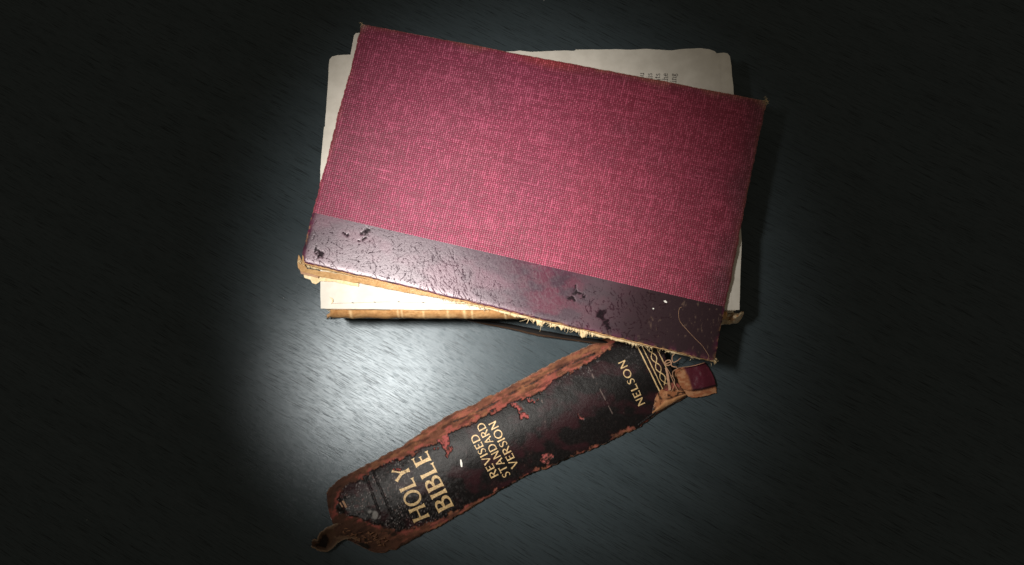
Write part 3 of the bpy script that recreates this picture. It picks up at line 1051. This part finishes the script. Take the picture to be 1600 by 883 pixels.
# holes with red showing
reds = np.zeros_like(px_)
jx = 9 * (fbm(px_ * .16, py_ * .16, 208) - .5) * 2; jy = 5 * (fbm(px_ * .16 + 5, py_ * .16, 209) - .5) * 2
for poly in ([(684, 686), (698, 680), (702, 694), (708, 704), (702, 714), (697, 712), (696, 702), (690, 696)],
             [(801, 629), (812, 628), (819, 636), (825, 652), (813, 655), (814, 647), (810, 640), (803, 638)],
             [(826, 624), (838, 622), (836, 629), (828, 628)], [(845, 710), (862, 706), (863, 717), (856, 726), (846, 722)],
             [(904, 648), (910, 650), (914, 655), (908, 654)], [(676, 699), (686, 697), (686, 700), (676, 702)], [(612, 735), (620, 732), (628, 730), (620, 737)]):
    reds = np.maximum(reds, inpoly(px_ + jx * .8, py_ + jy * .8, poly) * 1.0)
reds = reds * sstep(.34, .66, fbm(px_ * .28, py_ * .28, 210, 4))
leather = leather * (1 - reds)
# a few random pinholes, more of them at the left end
pin = sstep(.80, .86, fbm(px_ * .42, py_ * .42, 211, 2)) * np.interp(aa2, [0, 90, 160, 330, 340, 600], [.9, .7, .15, .15, .05, .05])
bare = np.zeros(px_.shape + (3,)) + np.array([.135, .054, .034])
bare = mixc(bare, (.215, .092, .048), sstep(.45, .7, fbm(aa2 * .05, cc_ * .12, 212)))
bare = mixc(bare, (.09, .036, .022), sstep(.50, .70, fbm(aa2 * .12 + 7, cc_ * .3, 213)) * .8)
bare = mixc(bare, (.33, .10, .070), sstep(.55, .72, fbm(aa2 * .07 + 3, cc_ * .25, 214)) * .55)
bare = mixc(bare, (.060, .032, .023), sstep(150, 30, aa2 + 20 * nse) * .9)
near = np.exp(-((d + 3.5) / 3.2) ** 2) * sstep(.40, .58, fbm(aa2 * .06, cc_ * .1, 227))
bare = mixc(bare, (.30, .075, .062), near * .8)
chips = sstep(.60, .68, fbm(aa2 * .045, cc_ * .28 + 40, 228, 5))
bare = mixc(bare, (.014, .010, .010), chips * .5)
bare = mixc(bare, (.33, .085, .08), reds)
darkb = sstep(.56, .66, fbm(px_ * .07, py_ * .09, 215)) * sstep(150, 60, aa2) * sstep(.55, .8, vv + 0 * aa2)
bare = mixc(bare, (.015, .012, .010), darkb * .95)
blk = np.zeros(px_.shape + (3,)) + np.array([.0065, .0058, .006])
blk = mixc(blk, (.045, .042, .042), sstep(.5, .8, fbm(px_ * .5, py_ * .5, 216, 2)) * np.interp(aa2, [0, 60, 190, 230, 600], [1, 1, .8, .15, .1]))  # grey mottling painted in for grain glints, mostly at the left
blk = mixc(blk, (.10, .025, .025), sstep(.6, .75, fbm(px_ * .12, py_ * .12, 217)) * sstep(120, 40, aa2) * .5)
blk = mixc(blk, (.030, .009, .012), sstep(.5, .75, fbm(px_ * .035, py_ * .05, 226)) * .7)
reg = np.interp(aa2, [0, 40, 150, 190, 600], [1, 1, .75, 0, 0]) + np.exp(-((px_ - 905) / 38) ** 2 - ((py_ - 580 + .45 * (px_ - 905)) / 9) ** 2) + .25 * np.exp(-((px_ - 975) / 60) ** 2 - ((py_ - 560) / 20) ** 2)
glint_speck = sstep(.70, .80, fbm(px_ * .62, py_ * .62, 230, 2)) * np.clip(reg, 0, 1) * sstep(.35, .6, fbm(px_ * .06, py_ * .06, 229))  # pale specks painted as glints on the leather grain
blk = mixc(blk, (.30, .27, .265), glint_speck * .8)
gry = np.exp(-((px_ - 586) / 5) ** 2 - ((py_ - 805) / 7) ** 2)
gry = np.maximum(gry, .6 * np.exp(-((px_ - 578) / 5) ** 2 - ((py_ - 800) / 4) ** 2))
blk = mixc(blk, (.26, .25, .24), sstep(.25, .6, gry + .35 * (fbm(px_ * .4, py_ * .4, 218) - .5)) * .85)  # pale grey patch painted in for glints
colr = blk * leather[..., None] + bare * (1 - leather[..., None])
colr = mixc(colr, (.30, .14, .12), pin * leather * .6)


def seg(x0, y0, x1, y1):
    dx, dy = x1 - x0, y1 - y0
    t = np.clip(((px_ - x0) * dx + (py_ - y0) * dy) / (dx * dx + dy * dy), 0, 1)
    return np.hypot(px_ - x0 - t * dx, py_ - y0 - t * dy), t


groove = np.zeros_like(px_)
for s in ((572, 745, 594, 805), (582, 736, 616, 812)):
    dd, t = seg(*s)
    groove = np.maximum(groove, 1 - sstep(.6, 1.7, dd))
colr = mixc(colr, (.006, .005, .006), groove * .8 * leather)
for s, thr in (((917, 570, 957, 646), .50), ((846, 622, 856, 686), .62), ((968, 632, 980, 655), .6)):
    dd, t = seg(*s)
    cr = (1 - sstep(.3, 1.1, dd + 1.2 * (fbm(px_ * .2, py_ * .2, 219) - .5))) * sstep(thr, thr + .1, fbm(px_ * .22, py_ * .22, 220, 3))
    colr = mixc(colr, (.24, .18, .16), cr * .6)
ru = np.clip(.95 - leather * .75, 0, 1)
zz = zspine_raw(aa2, cc_) + .60 * leather - .25 * groove + .35 * np.interp(aa2, [0, 180, 300], [1, .7, .3]) * (fbm(px_ * .1, py_ * .1, 221) - .5) + .5 * (1 - leather) * (fbm(px_ * .25, py_ * .25, 222) - .5)
# the tattered left end lies crumpled
lend = sstep(110, 30, aa2) * sstep(.35, .9, vv + 0 * aa2)
zz = zz + lend * 3.6 * (fbm(px_ * .07, py_ * .09, 223, 3) - .5)
zz = np.maximum(zz, 1.0)
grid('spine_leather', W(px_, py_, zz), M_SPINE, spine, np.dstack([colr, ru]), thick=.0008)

# raised ragged rim along the edges, where the torn paper curls up
for E, nm, sd, rr in ((E1[4:-2], 'torn_edge', 231, .35), (E2[2:-1], 'torn_edge', 241, .32)):
    ap, cp = toac(E)
    al = np.linspace(ap[0], ap[-1], 260)
    s1, s2 = spine_c(al)
    cl_ = (s1 if sd == 231 else s2)
    x, y = topx(al, cl_)
    jt = 1.1 * (fbm(al * .3, al * 0, sd) - .5)
    v_, f_ = tube_geo(W(x + jt * NX[0], y + jt * NX[1], 1.0 + .3 * fbm(al * .2, al * 0, sd + 1)), (.00018 + .00030 * fbm(al * .25, al * 0, sd + 2)) * rr * 2.2, 5)
    mesh(nm, v_, f_, M_BROWN, spine)

# curled flap hanging off the left end
t = np.linspace(0, 1, 60)[:, None]; w = np.linspace(0, 1, 26)[None, :]
up_ = smooth_path([(556, 817), (540, 817.5), (523, 820), (511, 825.5), (501, 834), (497.5, 843.5), (487.5, 844.5)], 60)
dn_ = smooth_path([(562, 846), (545, 842), (530, 847), (518, 856.5), (508, 861), (496, 858.5), (487, 853)], 60)
PX = up_[:, :1] * (1 - w) + dn_[:, :1] * w; PY = up_[:, 1:] * (1 - w) + dn_[:, 1:] * w
nn = fbm(PX * .13, PY * .13, 251)
PX = PX + 4 * (fbm(t * 16, w * 3, 252) - .5); PY = PY + 4 * (fbm(t * 16 + 5, w * 3, 253) - .5)
zz = 4.6 - 3.8 * np.sin(math.pi * w) * sstep(.15, .55, t) + 1.6 * (nn - .5) - 1.2 * t
zz = np.maximum(zz, .9)
cc = np.zeros(PX.shape + (3,)) + np.array([.085, .045, .028])
cc = mixc(cc, (.16, .10, .065), sstep(.5, .7, fbm(PX * .1, PY * .2, 254)))
rim = np.maximum(np.exp(-w / .07), np.exp(-(1 - w) / .07)) + 0 * t
cc = mixc(cc, (.26, .18, .12), rim * .6)
cc = mixc(cc, (.010, .008, .007), sstep(.25, .45, np.sin(math.pi * w) * sstep(.4, .65, t) * (1.25 - t) - .25 * (nn - .5)) * .95)  # shade of the hollow painted into the curl
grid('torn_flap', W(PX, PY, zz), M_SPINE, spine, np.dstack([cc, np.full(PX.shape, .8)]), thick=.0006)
# small crusts of glue and torn paper on the left end
bag = Bag()
for i in range(46):
    x0 = rng.uniform(536, 602); y0 = 826 + (x0 - 520) * .30 + np.clip(rng.normal(0, 6), -9, 7)
    if x0 > 575:
        y0 -= 2
    an = rng.random() * 6.28; L = rng.uniform(3, 11); bend = rng.normal(0, 1)
    p = []
    for j in range(6):
        p.append((x0, y0)); x0 += math.cos(an) * L / 5; y0 += math.sin(an) * L / 5 * .6; an += bend / 3
    p = np.array(p)
    v_, f_ = tube_geo(W(p[:, 0], p[:, 1], zspine(p[:, 0], p[:, 1]) + .2 + .6 * rng.random()), np.array([.0001, .0003, .00034, .0003, .0002, .0001]) * rng.uniform(.6, 1.3), 5)
    bag.add(v_, f_)
bag.build('torn_paper_crust', M_BROWN, spine)
for pp in ([(534, 783), (537, 782), (543.5, 794), (541, 796)], [(530, 786), (532, 785), (536, 792), (534.5, 793)]):
    plate('gilt_remnant', pp, float(zspine(537, 788)) + .3, .3, M_THREAD, spine)

# tail flap of maroon leather at the right end
t = np.linspace(0, 1, 70)[:, None]; w = np.linspace(0, 1, 60)[None, :]
FU = smooth_path([(1044, 581), (1056, 577), (1070, 573.5), (1085, 570), (1101, 566)], 70)
FD = smooth_path([(1060, 611), (1066, 614.5), (1080, 620.5), (1096, 620), (1120, 614)], 70)
bulge = 9 * np.sin(math.pi * w) * t
PX = FU[:, :1] * (1 - w) + FD[:, :1] * w + bulge * .45; PY = FU[:, 1:] * (1 - w) + FD[:, 1:] * w - bulge * .2
PY = PY + (w > .98) * 2.2 * (fbm(t * 30, w * 0, 261) - .5); PX = PX + (t > .98) * 1.6 * (fbm(w * 22, t * 0, 262) - .5)
fold = sstep(.78, .84, w + .03 * (fbm(t * 12, w * 0, 263) - .5)) + 0 * t
brown = np.maximum(fold, 1 - sstep(.42, .50, t - .10 * w + .05 * (fbm(w * 10, t * 4, 264) - .5)))
cc = np.zeros(PX.shape + (3,)) + np.array([.062, .012, .018])
cc = mixc(cc, (.09, .014, .028), fbm(PX * .1, PY * .1, 265))
br = mixc(np.zeros(PX.shape + (3,)) + np.array([.28, .105, .05]), (.38, .19, .10), sstep(.4, .65, fbm(PX * .15, PY * .3, 266)))
br = mixc(br, (.13, .08, .045), (1 - sstep(.12, .25, t + .1 * (fbm(w * 8, t * 8, 267) - .5))) * .8)
cc = cc * (1 - brown[..., None]) + br * brown[..., None]
cc = mixc(cc, (.008, .006, .007), np.exp(-((w - .775) / .03) ** 2) * sstep(.45, .6, t) * .9)
zz = 3.4 - 1.4 * fold - 1.0 * sstep(.8, 1, t) + .5 * (fbm(PX * .12, PY * .12, 268) - .5)
grid('tail_flap', W(PX, PY, np.maximum(zz, .9)), M_SPINE, spine, np.dstack([cc, np.clip(brown * .9 + .25, 0, 1)]), thick=.0008)

# torn brown corner at the tail with its rolled edge
t = np.linspace(0, 1, 50)[:, None]; w = np.linspace(0, 1, 30)[None, :]
FU = smooth_path([(1021, 640), (1024, 624), (1033, 609), (1042, 611), (1055, 609), (1068, 612)], 50)
FD = smooth_path([(1019, 647), (1030, 642), (1042, 635), (1052, 629.5), (1062, 624), (1072, 618)], 50)
PX = FU[:, :1] * (1 - w) + FD[:, :1] * w; PY = FU[:, 1:] * (1 - w) + FD[:, 1:] * w
PX = PX + 1.4 * (fbm(t * 13, w * 4, 271) - .5); PY = PY + 1.4 * (fbm(t * 13 + 4, w * 4, 272) - .5)
roll = sstep(.62, .75, w) + 0 * t
cc = np.zeros(PX.shape + (3,)) + np.array([.30, .12, .055])
cc = mixc(cc, (.42, .20, .10), sstep(.4, .65, fbm(PX * .15, PY * .15, 273)))
cc = mixc(cc, (.02, .012, .010), sstep(.52, .62, fbm(PX * .22, PY * .22, 274)) * (1 - roll) * .9)
cc = mixc(cc, (.46, .24, .11), roll * .7)
cc = mixc(cc, (.03, .015, .01), np.exp(-((w - .6) / .06) ** 2) * sstep(.35, .5, t) * .85)
zz = zspine(PX, PY) + .5 + 1.0 * np.sin(math.pi * np.clip((w - .6) / .4, 0, 1)) + .8 * (fbm(PX * .2, PY * .2, 275) - .5)
grid('torn_corner', W(PX, PY, zz), M_SPINE, spine, np.dstack([cc, np.full(PX.shape, .9)]), thick=.0005)
# dark glints of folded leather along the lower edge
for i in range(9):
    s = i / 8
    x0, y0 = 998 + 24 * s, 663.5 - 18 * s
    p = np.array([(x0 - 1.5, y0 + 1.2), (x0 + .3, y0 - .6), (x0 + 2, y0 - 2.2)])
    v_, f_ = tube_geo(W(p[:, 0], p[:, 1], zspine(p[:, 0], p[:, 1]) + .5), [.0003, .00055, .0002], 5)
    o = mesh('leather_pleat', v_, f_, M_SPINE, spine, col=np.tile([.02, .018, .018, .15], (len(v_), 1)))

# gilt tooling: two fillets, a twisted band, a third fillet


def gilt(pts, hw, name='gilt_line', lift=.12, mat=None):
    path = [tuple(p) for p in pts]
    P, f = strip_geo(path, hw if hasattr(hw, '__len__') else [hw] * len(path), lambda a, b: (a, b), zspine, lift)
    b = Bag(); b.add(P, f)
    return b.build(name, mat or M_GOLD, spine)


def straight(p, q, n=40, wob=.25, seed=1):
    t = np.linspace(0, 1, n)
    x = p[0] + (q[0] - p[0]) * t; y = p[1] + (q[1] - p[1]) * t
    return list(zip(x + wob * (fbm(t * 9, t * 0, seed) - .5) * 2, y))


def worn_w(n, w0, seed):
    return list(w0 * (.65 + .7 * fbm(np.linspace(0, 9, n), np.zeros(n), seed)))


gilt(straight((985, 519), (1032, 614), 60, .3, 301), worn_w(60, .95, 302))
gilt(straight((993, 519), (1035.5, 608), 60, .3, 303), worn_w(60, .75, 304))
gilt(straight((1014, 519), (1041, 575), 40, .3, 305), worn_w(40, .7, 306))
gilt(straight((1041, 575), (1047, 611), 30, .8, 307), worn_w(30, 1.9, 308), mat=M_THREAD)
t = np.linspace(0, 1, 110)
bx = np.interp(t, [0, 1], [1005, 1040]); by = np.interp(t, [0, 1], [520, 601])
nrm = np.array([.914, -.395])
for ph in (0, math.pi):
    s = np.sin(t * math.pi * 5.2 + ph) * 4.0
    P_ = list(zip(bx + nrm[0] * s, by + nrm[1] * s))
    gilt(P_, worn_w(110, .62 if ph else .8, 309 + int(ph)), 'gilt_twist', .12 + .02 * (ph > 0))

# lettering
word('lettering', 'HOLY', (671.5, 807.5), (635.5, 724.5), 26.5, zspine, M_GOLD, spine, .175, .085, .055, .07)
word('lettering', 'BIBLE', (709.5, 791), (666.5, 703.5), 26.5, zspine, M_GOLD, spine, .175, .085, .055, .10)
word('lettering', 'REVISED', (779, 742.5), (745.5, 677), 12.6, zspine, M_GOLD, spine, .145, .10, .022, .13)
word('lettering', 'STANDARD', (798, 742), (755, 659), 12.6, zspine, M_GOLD, spine, .145, .10, .022, .13)
word('lettering', 'VERSION', (810.6, 727.5), (774, 656.5), 12.6, zspine, M_GOLD, spine, .145, .10, .022, .13)
word('lettering', 'NELSON', (1008.4, 631), (976, 561.5), 11.6, zspine, M_GOLD, spine, .145, .10, .022, .16)

# loose binding threads at the tail
for pth, r, zo in (([(1101, 566.5), (1088, 570.5), (1075, 573), (1062, 574.5), (1055, 578), (1051, 582), (1052, 590)], .00017, 2.0),
                   ([(1052, 553), (1050, 560), (1052, 566), (1058, 564), (1064, 559)], .00025, 1.4),
                   ([(1036, 566), (1042, 568), (1048, 566), (1050, 572), (1058, 574)], .0003, 1.2),
                   ([(1038, 569), (1041, 564), (1047, 563), (1049, 568), (1044, 571), (1038, 569)], .00035, 1.3),
                   ([(1041, 574), (1046, 582), (1051, 594), (1057, 606), (1060, 611)], .0002, .8),
                   ([(1049, 612), (1053, 604), (1054, 594), (1049, 586)], .00016, .8)):
    q = smooth_path(pth, 40)
    base = np.where(q[:, 0] < 1068, zspine(np.minimum(q[:, 0], 1066), q[:, 1]), 3.6)
    base = np.convolve(np.pad(base, 4, mode='edge'), np.ones(9) / 9, 'valid')
    v_, f_ = tube_geo(W(q[:, 0], q[:, 1], base + zo), r, 6)
    mesh('binding_thread', v_, f_, M_THREAD, spine)


# ------------------------------------------------------------------ crumbs of paper
def fleck(label, pts, z, seed):
    pp = rough_edge(pts, 1.2, .35, seed)
    c_ = pp.mean(0)
    loc = W(c_[0], c_[1], z)
    o = plate('paper_fleck', pp, z + .35, .3, M_WHITE)
    o['label'] = label
    o['category'] = 'paper fleck'
    o['group'] = 'white paper flecks'
    return o


fleck('slender white paper fleck on the black spine between the title and subtitle lettering', [(719.2, 718), (721, 718.5), (722.5, 724), (722.6, 730), (720.6, 730), (719.4, 725)], float(zspine(721, 724)), 401)
fleck('larger white paper fleck on the dark leather strip, close to the red cloth', [(1037, 470), (1039.5, 469.2), (1042.5, 471.8), (1042, 473.2), (1039, 472.6)], ZC + .45, 402)
fleck('tiny white paper fleck on the dark leather strip, left of the larger fleck', [(1019, 481.6), (1021.4, 481.2), (1022, 482.8), (1020, 483.2)], ZC + .45, 403)
